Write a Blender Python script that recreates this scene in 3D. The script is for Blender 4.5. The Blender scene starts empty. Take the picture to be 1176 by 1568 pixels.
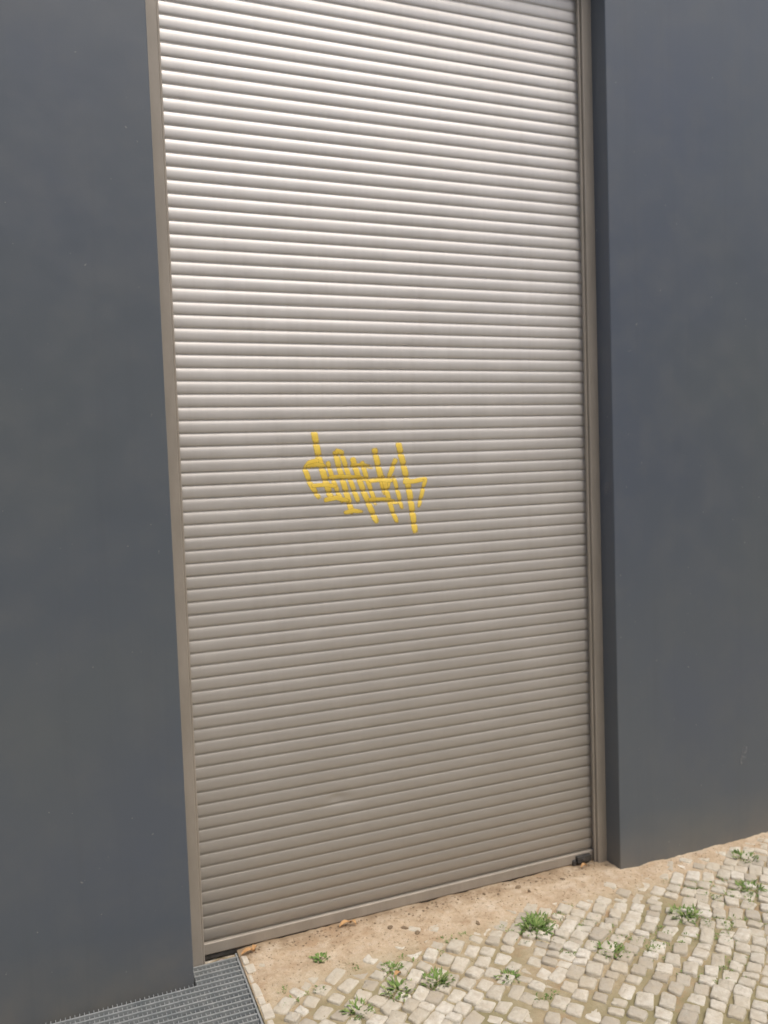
import bpy, bmesh, math, random
from mathutils import Matrix, Vector, noise
random.seed(7)
sc=bpy.context.scene
V=Vector
# ------------------------------------------------------------------ helpers
def nmat(name):
    m=bpy.data.materials.new(name); m.use_nodes=True
    nt=m.node_tree; b=nt.nodes['Principled BSDF']
    return m,nt,b
def N(nt,t,**k):
    n=nt.nodes.new(t)
    for a,v in k.items():
        if a in n.inputs: n.inputs[a].default_value=v
        else: setattr(n,a,v)
    return n
def coords(nt,scale=(1,1,1)):
    tc=N(nt,'ShaderNodeTexCoord'); mp=N(nt,'ShaderNodeMapping')
    mp.inputs['Scale'].default_value=scale
    nt.links.new(tc.outputs['Object'],mp.inputs[0]); return mp.outputs[0]
def nz(nt,vec,scale,detail=5,rough=.6):
    n=N(nt,'ShaderNodeTexNoise'); n.inputs['Scale'].default_value=scale
    n.inputs['Detail'].default_value=detail; n.inputs['Roughness'].default_value=rough
    nt.links.new(vec,n.inputs['Vector']); return n.outputs['Fac']
def ramp(nt,fac,stops):
    r=N(nt,'ShaderNodeValToRGB'); e=r.color_ramp.elements
    while len(e)<len(stops): e.new(.5)
    for i,(p,c) in enumerate(stops):
        e[i].position=p; e[i].color=(*c,1) if len(c)==3 else c
    nt.links.new(fac,r.inputs[0]); return r.outputs[0]
def mix(nt,fac,a,b,mode='MIX'):
    m=N(nt,'ShaderNodeMix',data_type='RGBA',blend_type=mode)
    for s,v in ((0,fac),(6,a),(7,b)):
        if isinstance(v,(int,float)): m.inputs[s].default_value=v
        elif isinstance(v,tuple): m.inputs[s].default_value=(*v,1)
        else: nt.links.new(v,m.inputs[s])
    return m.outputs[2]
def mul(nt,a,b):
    m=N(nt,'ShaderNodeMath',operation='MULTIPLY'); nt.links.new(a,m.inputs[0]); nt.links.new(b,m.inputs[1]); return m.outputs[0]
def bump(nt,b,h,strength=.3,dist=.002,prev=None):
    n=N(nt,'ShaderNodeBump'); n.inputs['Strength'].default_value=strength
    n.inputs['Distance'].default_value=dist
    nt.links.new(h,n.inputs['Height'])
    if prev: nt.links.new(prev,n.inputs['Normal'])
    nt.links.new(n.outputs[0],b.inputs['Normal']); return n.outputs[0]
def g(c): return (c,c,c)
def obj(name,verts,faces,mat,parent=None,smooth=False):
    me=bpy.data.meshes.new(name); me.from_pydata(verts,[],faces); me.update()
    o=bpy.data.objects.new(name,me); sc.collection.objects.link(o)
    if mat: me.materials.append(mat)
    if smooth: me.polygons.foreach_set('use_smooth',[True]*len(me.polygons))
    if parent: o.parent=parent
    return o
def boxdata(bs):
    vs=[];fs=[]
    for (x0,x1,y0,y1,z0,z1) in bs:
        i=len(vs)
        vs+=[(x0,y0,z0),(x1,y0,z0),(x1,y1,z0),(x0,y1,z0),(x0,y0,z1),(x1,y0,z1),(x1,y1,z1),(x0,y1,z1)]
        fs+=[tuple(i+k for k in f) for f in ((0,3,2,1),(4,5,6,7),(0,1,5,4),(1,2,6,5),(2,3,7,6),(3,0,4,7))]
    return vs,fs
def bevel(o,w,s=2):
    m=o.modifiers.new('bevel','BEVEL'); m.width=w; m.segments=s; m.limit_method='ANGLE'; m.angle_limit=math.radians(40)
def empty(name):
    e=bpy.data.objects.new(name,None); sc.collection.objects.link(e); return e

XL,XR=0.304,1.825        # opening sides
YW,YD=2.41,2.525         # wall face, shutter plane
ZL=3.20                  # lintel underside
# ------------------------------------------------------------------ materials
def wall_mat():
    m,nt,b=nmat('painted_wall_grey_blue')
    v=coords(nt)
    big=nz(nt,v,.8,4,.5); fine=nz(nt,v,260,3,.6); mid=nz(nt,v,9,6,.6)
    c=ramp(nt,big,[(.34,(.096,.115,.146)),(.62,(.115,.133,.143))])
    c=mix(nt,ramp(nt,mid,[(.45,g(0)),(.75,g(.3))]),c,(.142,.152,.157))
    sx=N(nt,'ShaderNodeSeparateXYZ'); nt.links.new(v,sx.inputs[0])
    low=ramp(nt,sx.outputs[2],[(0.0,g(.8)),(.20,g(0))])
    c=mix(nt,mul(nt,low,mid),c,(.21,.195,.165))
    run=nz(nt,coords(nt,(14,14,.5)),2.0,5,.6)
    c=mix(nt,ramp(nt,run,[(.55,g(0)),(.8,g(.22))]),c,(.085,.098,.11))
    spk=nz(nt,v,70,2,.5)
    c=mix(nt,ramp(nt,spk,[(.765,g(0)),(.79,g(.6))]),c,(.3,.3,.28))
    nt.links.new(c,b.inputs['Base Color'])
    nt.links.new(ramp(nt,mid,[(.3,g(.36)),(.7,g(.48))]),b.inputs['Roughness'])
    n1=bump(nt,b,fine,.25,.0006); bump(nt,b,nz(nt,v,3.5,3,.5),.5,.006,n1)
    return m
def shutter_mat():
    m,nt,b=nmat('shutter_aluminium')
    v=coords(nt); vs=coords(nt,(22,1,1.2)); vh=coords(nt,(1.5,1,40))
    streak=nz(nt,vs,2.2,6,.65); blot=nz(nt,v,5,6,.65); hz=nz(nt,vh,2,3,.5)
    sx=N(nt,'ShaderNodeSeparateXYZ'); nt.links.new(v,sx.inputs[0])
    c=ramp(nt,blot,[(.3,(.67,.65,.62)),(.72,(.72,.70,.67))])
    c=mix(nt,ramp(nt,streak,[(.45,g(0)),(.8,g(.3))]),c,(.55,.52,.48))
    c=mix(nt,ramp(nt,hz,[(.35,g(.22)),(.65,g(0))]),c,(.53,.50,.46))
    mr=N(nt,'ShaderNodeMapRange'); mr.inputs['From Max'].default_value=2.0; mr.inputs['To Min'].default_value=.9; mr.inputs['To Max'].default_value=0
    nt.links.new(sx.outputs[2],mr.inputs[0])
    c=mix(nt,mr.outputs[0],c,(.30,.275,.238))  # dust tone that also paints the curtain's top-to-bottom light falloff into the colour
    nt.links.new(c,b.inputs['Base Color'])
    b.inputs['Metallic'].default_value=.36
    nt.links.new(ramp(nt,blot,[(.3,g(.42)),(.7,g(.52))]),b.inputs['Roughness'])
    bump(nt,b,nz(nt,v,350,2,.5),.12,.0004)
    return m
def rail_mat():
    m,nt,b=nmat('guide_rail_paint')
    v=coords(nt,(1,1,.3)); n=nz(nt,v,14,6,.65)
    nt.links.new(ramp(nt,n,[(.3,(.31,.28,.235)),(.7,(.39,.35,.30))]),b.inputs['Base Color'])
    b.inputs['Metallic'].default_value=.1; b.inputs['Roughness'].default_value=.5
    bump(nt,b,nz(nt,v,120,3,.6),.1,.001)
    return m
def simple(name,a,c2,scale,rough=.8,metal=0,bs=.3,bd=.002):
    m,nt,b=nmat(name); v=coords(nt); n=nz(nt,v,scale,6,.65)
    nt.links.new(ramp(nt,n,[(.3,a),(.7,c2)]),b.inputs['Base Color'])
    b.inputs['Roughness'].default_value=rough; b.inputs['Metallic'].default_value=metal
    bump(nt,b,nz(nt,v,scale*4,5,.65),bs,bd); return m
def sand_mat():
    m,nt,b=nmat('sand_and_soil'); v=coords(nt)
    big=nz(nt,v,3.2,5,.6); mid=nz(nt,v,16,6,.7); fine=nz(nt,v,320,4,.7)
    c=ramp(nt,mid,[(.3,(.46,.34,.22)),(.48,(.62,.49,.34)),(.72,(.76,.66,.52))])
    sx=N(nt,'ShaderNodeSeparateXYZ'); nt.links.new(v,sx.inputs[0])
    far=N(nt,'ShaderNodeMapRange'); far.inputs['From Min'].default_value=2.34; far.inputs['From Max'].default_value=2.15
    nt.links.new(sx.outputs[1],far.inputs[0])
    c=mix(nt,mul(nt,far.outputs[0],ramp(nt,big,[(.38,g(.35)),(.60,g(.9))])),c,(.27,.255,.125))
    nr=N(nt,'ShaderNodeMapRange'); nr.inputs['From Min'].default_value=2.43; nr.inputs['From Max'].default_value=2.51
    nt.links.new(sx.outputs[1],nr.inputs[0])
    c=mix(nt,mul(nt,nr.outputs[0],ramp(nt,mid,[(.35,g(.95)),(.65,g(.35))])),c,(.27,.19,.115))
    st=nz(nt,v,7.5,6,.7)
    c=mix(nt,ramp(nt,st,[(.53,g(0)),(.66,g(.7))]),c,(.45,.30,.175))
    c=mix(nt,ramp(nt,fine,[(.35,g(.45)),(.6,g(0))]),c,(.34,.26,.17))
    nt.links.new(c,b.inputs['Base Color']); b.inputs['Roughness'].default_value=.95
    n1=bump(nt,b,fine,.6,.003); bump(nt,b,nz(nt,v,60,5,.7),.6,.008,n1)
    return m
def stone_mat():
    m,nt,b=nmat('limestone_sett'); v=coords(nt)
    at=N(nt,'ShaderNodeAttribute',attribute_name='tone')
    c=ramp(nt,at.outputs['Fac'],[(0,(.46,.42,.35)),(.3,(.61,.57,.475)),(.7,(.71,.675,.58)),(1,(.78,.75,.665))])
    mid=nz(nt,v,45,6,.7); big=nz(nt,v,5,5,.65)
    c=mix(nt,ramp(nt,mid,[(.40,g(0)),(.72,g(.75))]),c,(.47,.40,.29))
    c=mix(nt,ramp(nt,big,[(.43,g(0)),(.7,g(.6))]),c,(.57,.49,.36))
    nt.links.new(c,b.inputs['Base Color']); b.inputs['Roughness'].default_value=.85
    n1=bump(nt,b,nz(nt,v,420,4,.7),.4,.002); bump(nt,b,nz(nt,v,90,5,.6),.7,.007,n1)
    return m
def ground_mat():
    m,nt,b=nmat('street_setts'); v=coords(nt)
    vo=N(nt,'ShaderNodeTexVoronoi',feature='DISTANCE_TO_EDGE'); vo.inputs['Scale'].default_value=17; nt.links.new(v,vo.inputs['Vector'])
    vc=N(nt,'ShaderNodeTexVoronoi'); vc.inputs['Scale'].default_value=17; nt.links.new(v,vc.inputs['Vector'])
    c=mix(nt,.2,(.62,.57,.46),vc.outputs['Color'],'MULTIPLY')
    c=mix(nt,ramp(nt,vo.outputs['Distance'],[(.05,g(1)),(.14,g(0))]),c,(.33,.27,.17))
    nt.links.new(c,b.inputs['Base Color']); b.inputs['Roughness'].default_value=.85
    bump(nt,b,ramp(nt,vo.outputs['Distance'],[(.03,g(0)),(.2,g(1))]),.6,.01)
    return m
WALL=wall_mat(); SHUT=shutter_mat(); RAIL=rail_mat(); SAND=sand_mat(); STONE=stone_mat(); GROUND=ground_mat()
STEEL=simple('galvanised_steel',(.30,.33,.34),(.46,.48,.48),30,.5,.4,.15,.001)
PIT=simple('drain_channel_concrete',(.03,.028,.025),(.07,.065,.055),20,.95)
DARK=simple('dark_lock_metal',(.05,.05,.05),(.12,.115,.11),60,.5,.4)
EDGE=simple('mortar_edge',(.50,.45,.36),(.72,.67,.57),30,.9,0,.6,.004)
LEAFD=simple('dry_leaf',(.40,.20,.07),(.6,.38,.18),50,.7)
DEBR=simple('debris_brown',(.14,.10,.065),(.32,.24,.15),60,.9)
PLAST=simple('plaster_cream',(.26,.25,.235),(.34,.33,.31),1.5,.9)
GLASS=simple('window_glass',(.03,.035,.04),(.05,.055,.06),2,.08,0,.02,.001)
TRIM=simple('stone_trim',(.35,.34,.31),(.45,.44,.40),12,.8)

# ------------------------------------------------------------------ building
bld=empty('grey_building')
out=[(-6,-.12),(XL,-.12),(XL,ZL),(XR,ZL),(XR,-.12),(9,-.12),(9,6.2),(-6,6.2)]
n=len(out)
vs=[(x,YW,z) for x,z in out]+[(x,YW+.6,z) for x,z in out]
fs=[tuple(range(n)),tuple(range(2*n-1,n-1,-1))]+[(i,i+n,(i+1)%n+n,(i+1)%n) for i in range(n)]
o=obj('wall',vs,fs,WALL,bld)
bm=bmesh.new(); bm.from_mesh(o.data); bmesh.ops.recalc_face_normals(bm,faces=bm.faces); bm.to_mesh(o.data); bm.free()
bevel(o,.004,3)
vs,fs=boxdata([(-6,9,YW+.6,YW+6,-.1,6.1),(-6.05,9.05,YW-.04,YW+6,6.2,6.32)])
obj('building_body',vs,fs,WALL,bld)

# unseen house added behind the camera, blocks low sky to darken lower slats
opp=empty('unseen_blocker_house'); YO=-3.6; HO=4.5
vs,fs=boxdata([(-12,14,YO-6,YO,-.1,HO),(-12.1,14.1,YO-6,YO+.25,HO,HO+.14),(-12,14,YO-.01,YO+.03,-.1,.5)])
obj('walls',vs,fs,PLAST,opp)
win=[];tr=[]
for wx in range(-10,13,3):
    for z0,z1 in((.9,2.1),(2.9,3.9)):
        win.append((wx,wx+1.0,YO-.05,YO+.012,z0,z1))
        tr+=[(wx-.1,wx,YO-.05,YO+.05,z0,z1),(wx+1,wx+1.1,YO-.05,YO+.05,z0,z1),(wx-.1,wx+1.1,YO-.05,YO+.055,z1,z1+.12),(wx-.14,wx+1.14,YO-.05,YO+.10,z0-.08,z0),(wx+.48,wx+.52,YO+.013,YO+.03,z0,z1)]
vs,fs=boxdata(win); obj('windows',vs,fs,GLASS,opp)
vs,fs=boxdata(tr); obj('window_frames',vs,fs,TRIM,opp)

# ------------------------------------------------------------------ roller shutter
sh=empty('roller_shutter_door')
P=.0390; Z0=.046
prof=[(0.00,.0000),(.09,.0000),(.115,.0022),(.16,.0032),(.24,.0040),(.36,.0045),(.54,.0048),(.70,.0044),(.84,.0036),(.93,.0024),(.955,.0004),(1.0,.0000)]
def prof_y(f):
    for (a,ya),(b_,yb) in zip(prof,prof[1:]):
        if a<=f<=b_: return ya+(yb-ya)*(f-a)/(b_-a)
    return 0
def dent(x,z):
    d=.006*math.exp(-(((x-.80)/.026)**2+((z-.42)/.014)**2))
    d+=.0030*math.exp(-(((x-.83)/.05)**2+((z-.41)/.02)**2))
    return d
nx=110; xa,xb=.335,1.795
jit={}
def jitter(k):
    if k not in jit: jit[k]=(random.uniform(-.0004,.0004),random.uniform(-.0004,.0004))
    return jit[k]
def surf(x,z):
    k=math.floor((z-Z0)/P); f=(z-Z0)/P-k
    j=jitter(k); wob=.0012*noise.noise(V((x*1.3,z*2.1,3.0)))
    return YD-prof_y(f)+j[0]+j[1]*(x-1)+wob+dent(x,z)
verts=[];faces=[]
K=83
for k in range(K):
    base=len(verts); j=jitter(k)
    for f,y in prof:
        z=Z0+(k+f)*P
        for i in range(nx+1):
            x=xa+(xb-xa)*i/nx
            verts.append((x,YD-y+j[0]+j[1]*(x-1)+.0012*noise.noise(V((x*1.3,z*2.1,3.0)))+dent(x,z),z))
    for a in range(len(prof)-1):
        for i in range(nx):
            q=base+a*(nx+1)+i
            faces.append((q,q+1,q+nx+2,q+nx+1))
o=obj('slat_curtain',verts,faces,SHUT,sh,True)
me=o.data
bm=bmesh.new(); bm.from_mesh(me)
for e in bm.edges:
    if len(e.link_faces)==2 and e.link_faces[0].normal.angle(e.link_faces[1].normal,0)>math.radians(30): e.smooth=False
bm.to_mesh(me); bm.free()
vs,fs=boxdata([(xa+.004,xb-.004,YD-.011,YD+.010,.006,Z0-.003)])
o=obj('bottom_bar',vs,fs,RAIL,sh); bevel(o,.004,3)
vs,fs=boxdata([(xa+.006,xb-.006,YD-.006,YD+.006,-.01,.006)])
obj('rubber_seal',vs,fs,DARK,sh)
bx=[(XL-.002,.343,2.488,2.56,-.02,ZL+.01),(.3435,.351,2.498,2.508,-.02,ZL+.01),
    (1.787,XR+.002,2.488,2.56,-.02,ZL+.01),(1.778,1.7865,2.498,2.508,-.02,ZL+.01)]
for i,b_ in enumerate(bx):
    vs,fs=boxdata([b_]); o=obj(['guide_rail_1','guide_lip_1','guide_rail_2','guide_lip_2'][i],vs,fs,RAIL,sh); bevel(o,.0025,2)
vs,fs=boxdata([(1.705,1.765,YD-.026,YD-.010,.012,.036),(1.722,1.735,YD-.030,YD-.026,.018,.030),(1.690,1.703,YD-.020,YD-.010,.004,.022)])
o=obj('bottom_lock',vs,fs,DARK,sh); bevel(o,.003,2)
vs,fs=boxdata([(XL,XR,YD+.2,YD+.21,-.1,ZL+.2)])
obj('backing_panel',vs,fs,DARK,sh)

# ------------------------------------------------------------------ graffiti tag (paint ribbons lying on the slats)
GR,nt,b=nmat('yellow_spray_paint')
v=coords(nt)
nt.links.new(ramp(nt,nz(nt,v,40,4,.6),[(.3,(.86,.60,.07)),(.7,(.90,.67,.12))]),b.inputs['Base Color'])
b.inputs['Roughness'].default_value=.6
at=N(nt,'ShaderNodeAttribute',attribute_name='cov')
sp=nz(nt,v,160,3,.6)
sb=N(nt,'ShaderNodeMath',operation='MULTIPLY_ADD'); sb.inputs[1].default_value=.30; nt.links.new(sp,sb.inputs[0]); nt.links.new(at.outputs['Fac'],sb.inputs[2])
nt.links.new(ramp(nt,sb.outputs[0],[(.22,g(0)),(.50,g(.97))]),b.inputs['Alpha'])
S=[ # (points, width) ; tag-local units, u to the right, w up
 ([(-77,80),(-74,58),(-70,34),(-63,8),(-54,-26)],1.05),
 ([(-71,35),(-86,31),(-93,22),(-86,0),(-72,-24)],.8),
 ([(-91,24),(-74,28),(-58,25)],.8),
 ([(-58,34),(-52,10),(-44,-14),(-36,-32)],.8),
 ([(-46,50),(-41,26),(-34,-2),(-26,-34),(-22,-48)],.9),
 ([(-46,50),(-36,47),(-30,24),(-20,-8),(-12,-32)],.75),
 ([(-20,40),(-13,14),(-4,-14),(6,-40),(15,-62)],.9),
 ([(-6,34),(0,12),(8,-14),(14,-34)],.75),
 ([(14,54),(18,32),(23,8),(29,-18)],.95),
 ([(47,38),(37,14),(29,-18)],.8),
 ([(26,12),(32,-16),(38,-40),(46,-62)],.85),
 ([(51,63),(55,42),(60,18),(65,-8),(69,-40),(73,-78)],1.05),
 ([(42,12),(48,-14),(54,-40)],.75),
 ([(56,2),(74,3),(91,7),(86,-12),(79,-38)],.8),
 ([(-84,-4),(-62,-2),(-44,-5)],.7),
 ([(-66,-26),(-46,-22),(-26,-28)],.75),
 ([(-24,26),(-4,28),(12,24)],.7),
 ([(-58,8),(-40,10),(-18,9),(6,6)],.7),
 ([(2,-26),(26,-25),(50,-30)],.7),
 ([(-36,-46),(-22,-42),(-6,-44)],.7),
 ([(4,4),(22,6),(42,4)],.7),
]
def tagpos(u,w):
    return (.940+u*.00226+u*u*6.8e-7, 1.4365-.00009*u+w*(.00212+u*6.6e-7))
verts=[];faces=[];cov=[]
layer=0
for si,(s,wm) in enumerate(S):
    pts=[V(tagpos(*p)) for p in s]
    fine=[]
    for i in range(len(pts)-1):
        p1=pts[i];p2=pts[i+1]
        m_=max(4,int((p2-p1).length/.0015))
        for t_ in range(m_): fine.append(p1.lerp(p2,t_/m_))
    fine.append(pts[-1])
    for _ in range(4):
        fine=[fine[0]]+[(fine[i-1]+fine[i]*2+fine[i+1])/4 for i in range(1,len(fine)-1)]+[fine[-1]]
    layer+=1; off=.0004+layer*.00002
    hw=.0120*wm*random.uniform(.95,1.15); W=8; base=len(verts)
    for i,p in enumerate(fine):
        d=fine[min(i+1,len(fine)-1)]-fine[max(i-1,0)]
        if d.length<1e-9: d=V((0,1))
        d.normalize(); nrm=V((-d.y,d.x))
        e=max(0,min(1,i/5,(len(fine)-1-i)/14))
        for a in range(W+1):
            q=p+nrm*hw*(a/W*2-1)
            verts.append((q.x,surf(q.x,q.y)-off,q.y))
            c=(1-abs(a/W*2-1)**2)*.60*(.3+.7*e)
            k=(q.y-Z0)/P; f=k-math.floor(k)
            c*= (.40 if (f<.12 or f>.95) else (.75 if f<.26 else 1.0))   # little paint reaches into the joints
            cov.append(c)
    for i in range(len(fine)-1):
        for a in range(W):
            q=base+i*(W+1)+a; faces.append((q,q+1,q+W+2,q+W+1))
o=obj('graffiti_tag',verts,faces,GR,None,True)
at=o.data.attributes.new('cov','FLOAT','POINT'); at.data.foreach_set('value',cov)

SC,nt,b=nmat('scuff_chalk'); v=coords(nt)
b.inputs['Base Color'].default_value=(.35,.36,.37,1); b.inputs['Roughness'].default_value=.9
nt.links.new(ramp(nt,nz(nt,v,90,5,.8),[(.44,g(0)),(.66,g(.55))]),b.inputs['Alpha'])
obj('wall_scuff',[(2.38,YW-.0015,.30),(2.41,YW-.0015,.29),(2.425,YW-.0015,.36),(2.405,YW-.0015,.37),
   (XR-.0015,YW+.02,1.37),(XR-.0015,YW+.055,1.36),(XR-.0015,YW+.05,1.40),(XR-.0015,YW+.015,1.41)],[(0,1,2,3),(4,5,6,7)],SC,bld)

# ------------------------------------------------------------------ ground sheet with a hole for the drain channel
gx0,gx1,gy0,gy1=-3.0,.452,2.06,2.50
zg=-.018
B=400
xs=[-B,gx0,gx1,B]; ys=[-B,gy0,gy1,B]
vs=[(x,y,zg) for y in ys for x in xs]
fs=[(j*4+i,j*4+i+1,j*4+i+5,j*4+i+4) for j in range(3) for i in range(3) if not (i==1 and j==1)]
obj('ground',vs,fs,GROUND)
dr=empty('drain_grate')
bars=[]
y=gy0+.012
while y<gy1-.006:
    xs0=gx0+.006; xe=gx1-.010
    if y>YW-.004: xs0=XL+.004
    bars.append((xs0,xe,y-.0030,y+.0030,-.028,-.001)); y+=.024
vs,fs=boxdata(bars); obj('bearing_bars',vs,fs,STEEL,dr)
ribs=[]; x=gx0+.012
while x<gx1-.012:
    y1=YW-.003 if x<XL+.004 else gy1-.006
    ribs.append((x-.0010,x+.0010,gy0+.006,y1,-.018,-.0065)); x+=.0125
vs,fs=boxdata(ribs); obj('cross_bars',vs,fs,STEEL,dr)
vs,fs=boxdata([(gx1-.010,gx1-.005,gy0,gy1-.004,-.03,.0015),(gx0,gx1-.011,gy0,gy0+.005,-.03,.0015)])
obj('edge_angle',vs,fs,STEEL,dr)
vs=[(gx0,gy0,zg),(gx1,gy0,zg),(gx1,gy1,zg),(gx0,gy1,zg)]
vs+=[(a,b_,-.16) for a,b_,_ in vs]
obj('channel',vs,[(4,5,6,7),(0,1,5,4),(1,2,6,5),(2,3,7,6),(3,0,4,7)],PIT,dr)

# ------------------------------------------------------------------ sand bed with height noise
def sandedge(x):
    e=2.345+.05*noise.noise(V((x*3.1,1.7,0)))+.03*noise.noise(V((x*11,4,0)))
    if x<1.0: e-=.05*(1.0-x)/.5
    if x>XR-.1: e+=.03
    return e
def sandz(x,y):
    h=-.0095+.0035*noise.noise(V((x*9,y*9,0)))+.0018*noise.noise(V((x*33,y*33,5)))
    h+=.006*max(0,noise.noise(V((x*2.9,y*2.9,11))))
    t=max(0,min(1,(y-sandedge(x)+.10)/.14)); t=t*t*(3-2*t)
    h+=t*(.0125+.005*noise.noise(V((x*14,y*14,9)))+.003*noise.noise(V((x*50,y*50,2))))
    if x<.50: h=h*(x-.452)/.048-.004*(1-(x-.452)/.048)
    return max(h,-.0165)
sx0,sx1,sy0,sy1=.452,3.2,1.0,2.53
nxs,nys=300,190
vs=[];fs=[]
for j in range(nys+1):
    y=sy0+(sy1-sy0)*j/nys
    for i in range(nxs+1):
        x=sx0+(sx1-sx0)*i/nxs; vs.append((x,y,sandz(x,y)))
for j in range(nys):
    for i in range(nxs):
        q=j*(nxs+1)+i; fs.append((q,q+1,q+nxs+2,q+nxs+1))
obj('sand',vs,fs,SAND,None,True)

# ------------------------------------------------------------------ setts
verts=[];faces=[];tone=[]
ang=math.radians(40); ca,sa=math.cos(ang),math.sin(ang)
pb=.051
def warp(p):
    return V((p[0]+.045*noise.noise(V((p[0]*2.5,p[1]*2.5,0))),p[1]+.045*noise.noise(V((p[0]*2.5,p[1]*2.5,7)))))
for r in range(-105,105):
    c0=-5.7+random.uniform(0,.06)
    while c0<5.7:
        wd=random.choice((.036,.044,.052,.058,.066,.078))*random.uniform(.93,1.07)
        u=c0+wd/2; c0+=wd
        if random.random()<.02: continue
        w=r*pb+random.uniform(-.0035,.0035)
        cx,cy=u*ca-w*sa+1.0,u*sa+w*ca+1.2
        if not(-1.9<cx<4.0 and -.3<cy<2.5): continue
        cx,cy=warp((cx,cy))
        if not(-1.8<cx<3.9 and -.2<cy<2.405): continue
        if cx<gx1+.045 and cy>gy0-.04: continue
        if cx>XR-.05 or cx<XL:
            if cy>YW-.028: continue
        elif cy>sandedge(cx)+.03 and random.random()<.6: continue
        a2=ang+random.uniform(-.15,.15); c2,s2=math.cos(a2),math.sin(a2)
        hx=wd*random.uniform(.44,.495); hy=pb*random.uniform(.435,.50)
        cor=[V((sx_*hx*random.uniform(.74,1.05),sy_*hy*random.uniform(.74,1.05))) for sx_,sy_ in((-1,-1),(1,-1),(1,1),(-1,1))]
        outl=[]
        for i in range(4):
            p0,p1=cor[i],cor[(i+1)%4]
            outl+= [p0.lerp(p1,random.uniform(.05,.15)),p0.lerp(p1,random.uniform(.35,.65))*random.uniform(.92,1.06),p0.lerp(p1,random.uniform(.85,.95))]
        n=len(outl); base=len(verts)
        zt=random.uniform(-.0065,.0025); tx,ty=random.uniform(-.09,.09),random.uniform(-.09,.09)
        tn=random.random()
        for sc_,dz in((1.03,-.03),(1.0,-.005),(.95,-.0012),(.80,.0002)):
            for p in outl:
                q=p*sc_*random.uniform(.98,1.02); x=cx+q.x*c2-q.y*s2; y=cy+q.x*s2+q.y*c2
                verts.append((x,y,zt+dz+tx*q.x+ty*q.y+random.uniform(-.0010,.0010))); tone.append(tn)
        verts.append((cx,cy,zt+random.uniform(-.0015,.001))); tone.append(tn)
        for L in range(3):
            for i in range(n):
                a=base+L*n+i; b2=base+L*n+(i+1)%n
                faces.append((a,b2,b2+n,a+n))
        for i in range(n): faces.append((base+3*n+i,base+3*n+(i+1)%n,base+4*n))
o=obj('cobblestone_pavement',verts,faces,STONE,None,True)
at=o.data.attributes.new('tone','FLOAT','POINT'); at.data.foreach_set('value',tone)

vs=[];fs=[]
y=gy0
while y<2.47:
    l=random.uniform(.035,.08); i=len(vs)
    x0=gx1+.002+random.uniform(0,.003); x1=x0+random.uniform(.016,.028); z=random.uniform(-.002,.003)
    a,bb=boxdata([(x0,x1,y+.002,min(y+l,2.475)-.003,-.02,z)])
    vs+=[(p[0]+random.uniform(-.002,.002),p[1]+random.uniform(-.002,.002),p[2]) for p in a]; fs+=[tuple(i+k for k in f) for f in bb]
    y+=l
o=obj('mortar_edging',vs,fs,EDGE); bevel(o,.003,2)

# ------------------------------------------------------------------ weeds
WE,nt,b=nmat('weed_leaf')
at_=N(nt,'ShaderNodeAttribute',attribute_name='tone')
nt.links.new(ramp(nt,at_.outputs['Fac'],[(0,(.12,.20,.05)),(.6,(.20,.31,.09)),(1,(.36,.40,.17))]),b.inputs['Base Color'])
b.inputs['Roughness'].default_value=.85
b.inputs['Specular IOR Level'].default_value=.2
vs=[];fs=[];tn=[]
def leaf(px,py,az,el,L,w,curl):
    i=len(vs); t=random.random()
    d=V((math.cos(az),math.sin(az),0)); s=V((-math.sin(az),math.cos(az),0)); p=V((px,py,max(-.005,sandz(px,py)) if px>.46 else 0))
    for k in range(5):
        f=k/4; e=el-curl*f
        if k: p=p+(d*math.cos(e)+V((0,0,1))*math.sin(e))*L/4
        ww=w*math.sin(math.pi*min(.97,f*.85+.12))
        vs.extend([tuple(p-s*ww),tuple(p+V((0,0,-ww*.25))),tuple(p+s*ww)]); tn.extend([t]*3)
    for k in range(4):
        a=i+k*3; fs.append((a,a+1,a+4,a+3)); fs.append((a+1,a+2,a+5,a+4))
def plant(px,py,r,nl,w=.0035):
    for _ in range(nl):
        a=random.uniform(0,6.283); rr=r*random.random()**.7*.85
        leaf(px+rr*math.cos(a),py+rr*math.sin(a),a+random.uniform(-1,1),random.uniform(.4,1.4),random.uniform(.25,.5)*r,w*random.uniform(.6,1.5),random.uniform(.2,1.3))
for x,y,r,nl,w in[(.673,2.354,.030,44,.0042),(.955,2.12,.050,150,.0026),(1.355,2.235,.060,190,.0026),(.859,2.232,.032,60,.0024),(1.385,2.262,.046,90,.0026),
    (.835,2.13,.050,110,.0024),(1.835,2.09,.055,120,.0026),(1.492,2.02,.050,100,.0024),(.70,2.09,.045,90,.0024),(2.3,2.3,.05,90,.0024),(1.15,2.05,.04,60,.0024),(2.15,2.13,.05,90,.0024)]:
    plant(x,y,r,nl,w)
for _ in range(1500):
    x=random.uniform(.5,2.8); y=random.uniform(1.3,2.30)
    if noise.noise(V((x*3.2,y*3.2,0)))<.03: continue
    plant(x,y,random.uniform(.012,.024),random.randint(5,12),.0017)
o=obj('weeds',vs,fs,WE,None,True)
at=o.data.attributes.new('tone','FLOAT','POINT'); at.data.foreach_set('value',tn)

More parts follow.
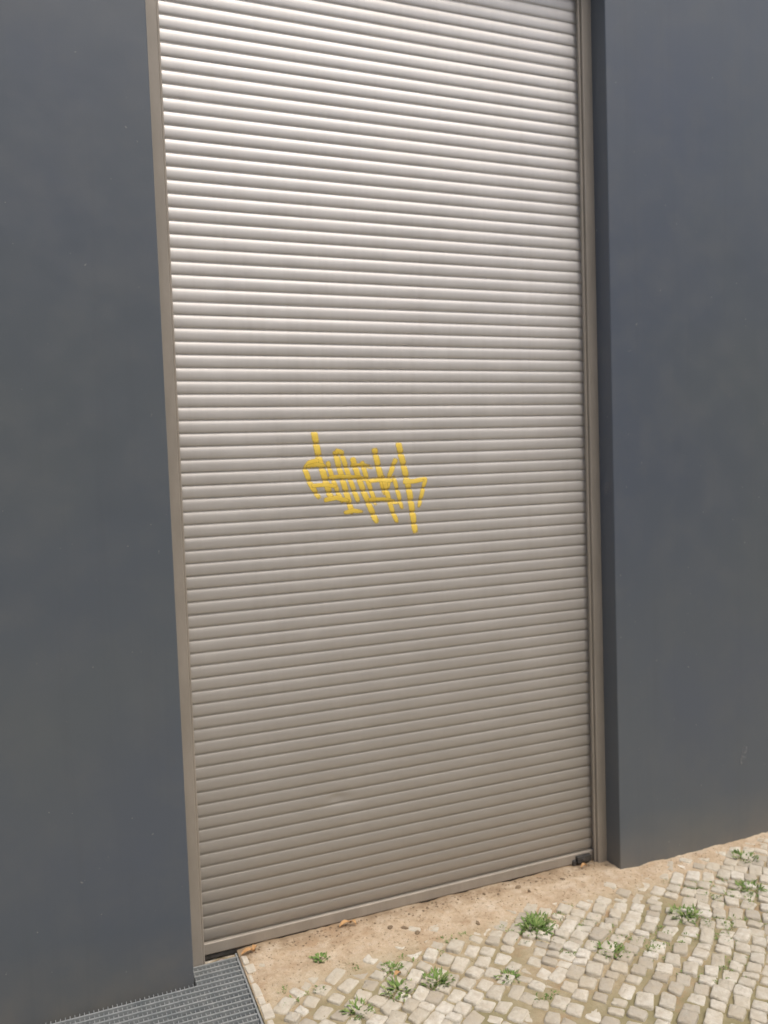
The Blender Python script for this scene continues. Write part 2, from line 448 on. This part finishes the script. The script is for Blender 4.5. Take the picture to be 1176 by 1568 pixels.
# ------------------------------------------------------------------ litter: dry leaves, chips, grit
def chip_mesh(items,name,mat):
    vs=[];fs=[]
    for (x,y,s,fl) in items:
        i=len(vs); z=sandz(x,y) if x>.46 else 0; m_=7; h=s*fl
        a0=random.uniform(0,6)
        rr=[s*random.uniform(.6,1.1) for _ in range(m_)]; el=random.uniform(.45,1)
        ca_,sa_=math.cos(a0),math.sin(a0)
        for sc_,dz in((1,-.1*h),(.95,.55*h),(.55,h)):
            for k in range(m_):
                a=k*6.283/m_; u=rr[k]*sc_*math.cos(a); w=rr[k]*sc_*math.sin(a)*el
                vs.append((x+u*ca_-w*sa_,y+u*sa_+w*ca_,z+dz+random.uniform(-.1,.1)*h))
        for L in(0,1):
            for k in range(m_):
                a=i+L*m_+k;b2=i+L*m_+(k+1)%m_; fs.append((a,b2,b2+m_,a+m_))
        fs.append(tuple(i+2*m_+k for k in range(m_)))
    return obj(name,vs,fs,mat)
grit=[(random.uniform(.46,2.7),2.52-abs(random.gauss(0,.15)),random.uniform(.001,.0045),.7) for _ in range(2600)]
grit=[q for q in grit if (XL<q[0]<XR and q[1]<2.50) or q[1]<YW-.01]
chip_mesh(grit,'gravel_grit',SAND)
deb=[(1.43,2.46,.016,.5),(1.45,2.42,.012,.6),(.97,2.40,.015,.4),(.93,2.42,.011,.4),(1.30,2.47,.010,.6),(1.0,2.36,.011,.4),(1.2,2.33,.012,.3),(1.60,2.44,.009,.4)]
deb+=[(random.uniform(.5,1.8),2.505-abs(random.gauss(0,.03)),random.uniform(.002,.006),.5) for _ in range(140)]
chip_mesh(deb,'debris',DEBR)
vs=[];fs=[]
for (x,y,s,a0) in[(.800,2.488,.022,.4),(.825,2.480,.018,2.0),(.478,2.470,.022,.2),(.50,2.475,.020,1.2),(1.71,2.47,.015,.3),(.86,2.19,.018,.8)]:
    i=len(vs)
    for k in range(6):
        f=k/5; w=s*.4*math.sin(math.pi*(f*.9+.05)); lz=sandz(x,y)+.004+.010*math.sin(f*3.0)
        px=x+(f-.5)*2*s*math.cos(a0); py=y+(f-.5)*2*s*math.sin(a0)*.5
        nxn,nyn=-math.sin(a0),math.cos(a0)
        vs+=[(px-nxn*w,py-nyn*w,lz+.005),(px,py,lz),(px+nxn*w,py+nyn*w,lz+.006)]
    for k in range(5):
        a=i+k*3; fs+=[(a,a+1,a+4,a+3),(a+1,a+2,a+5,a+4)]
obj('dry_leaves',vs,fs,LEAFD,None,True)

# ------------------------------------------------------------------ light
el,az=math.radians(62),math.radians(158)   # azimuth measured clockwise from +Y
d=V((math.sin(az)*math.cos(el),math.cos(az)*math.cos(el),math.sin(el)))
sl=bpy.data.lights.new('sun','SUN'); sl.energy=1.5; sl.angle=math.radians(40); sl.color=(1,.96,.90)
so=bpy.data.objects.new('sun',sl); sc.collection.objects.link(so); so.rotation_euler=d.to_track_quat('Z','Y').to_euler()
w=bpy.data.worlds.new('World'); sc.world=w; w.use_nodes=True; nt=w.node_tree
sk=nt.nodes.new('ShaderNodeTexSky'); sk.sky_type='NISHITA'; sk.sun_disc=False; sk.sun_elevation=el; sk.sun_rotation=az
sk.dust_density=5; sk.air_density=1.0; sk.ozone_density=.9
bg=nt.nodes['Background']; nt.links.new(sk.outputs[0],bg.inputs[0]); bg.inputs[1].default_value=.15

# ------------------------------------------------------------------ camera
X=V((.9285,-.05385,.3677)).normalized(); D=V((.03457,.99767,.05893)); D=(D-X*D.dot(X)).normalized(); Z=-D; Y=Z.cross(X)
R=Matrix((X,Y,Z))
right=R@V((1,0,0)); up=R@V((0,-1,0)); back=R@V((0,0,-1))
M=Matrix((right,up,back)).transposed().to_4x4(); M.translation=V((0,0,1.5))
cd=bpy.data.cameras.new('camera'); cam=bpy.data.objects.new('camera',cd); sc.collection.objects.link(cam); cam.matrix_world=M
cd.sensor_fit='HORIZONTAL'; cd.sensor_width=36; cd.lens=36*1270/1176; cd.clip_start=.05; cd.clip_end=2000
cd.dof.use_dof=True; cd.dof.focus_distance=1.9; cd.dof.aperture_fstop=5.0
sc.camera=cam
sc.view_settings.view_transform='Standard'; sc.view_settings.look='None'; sc.view_settings.exposure=0
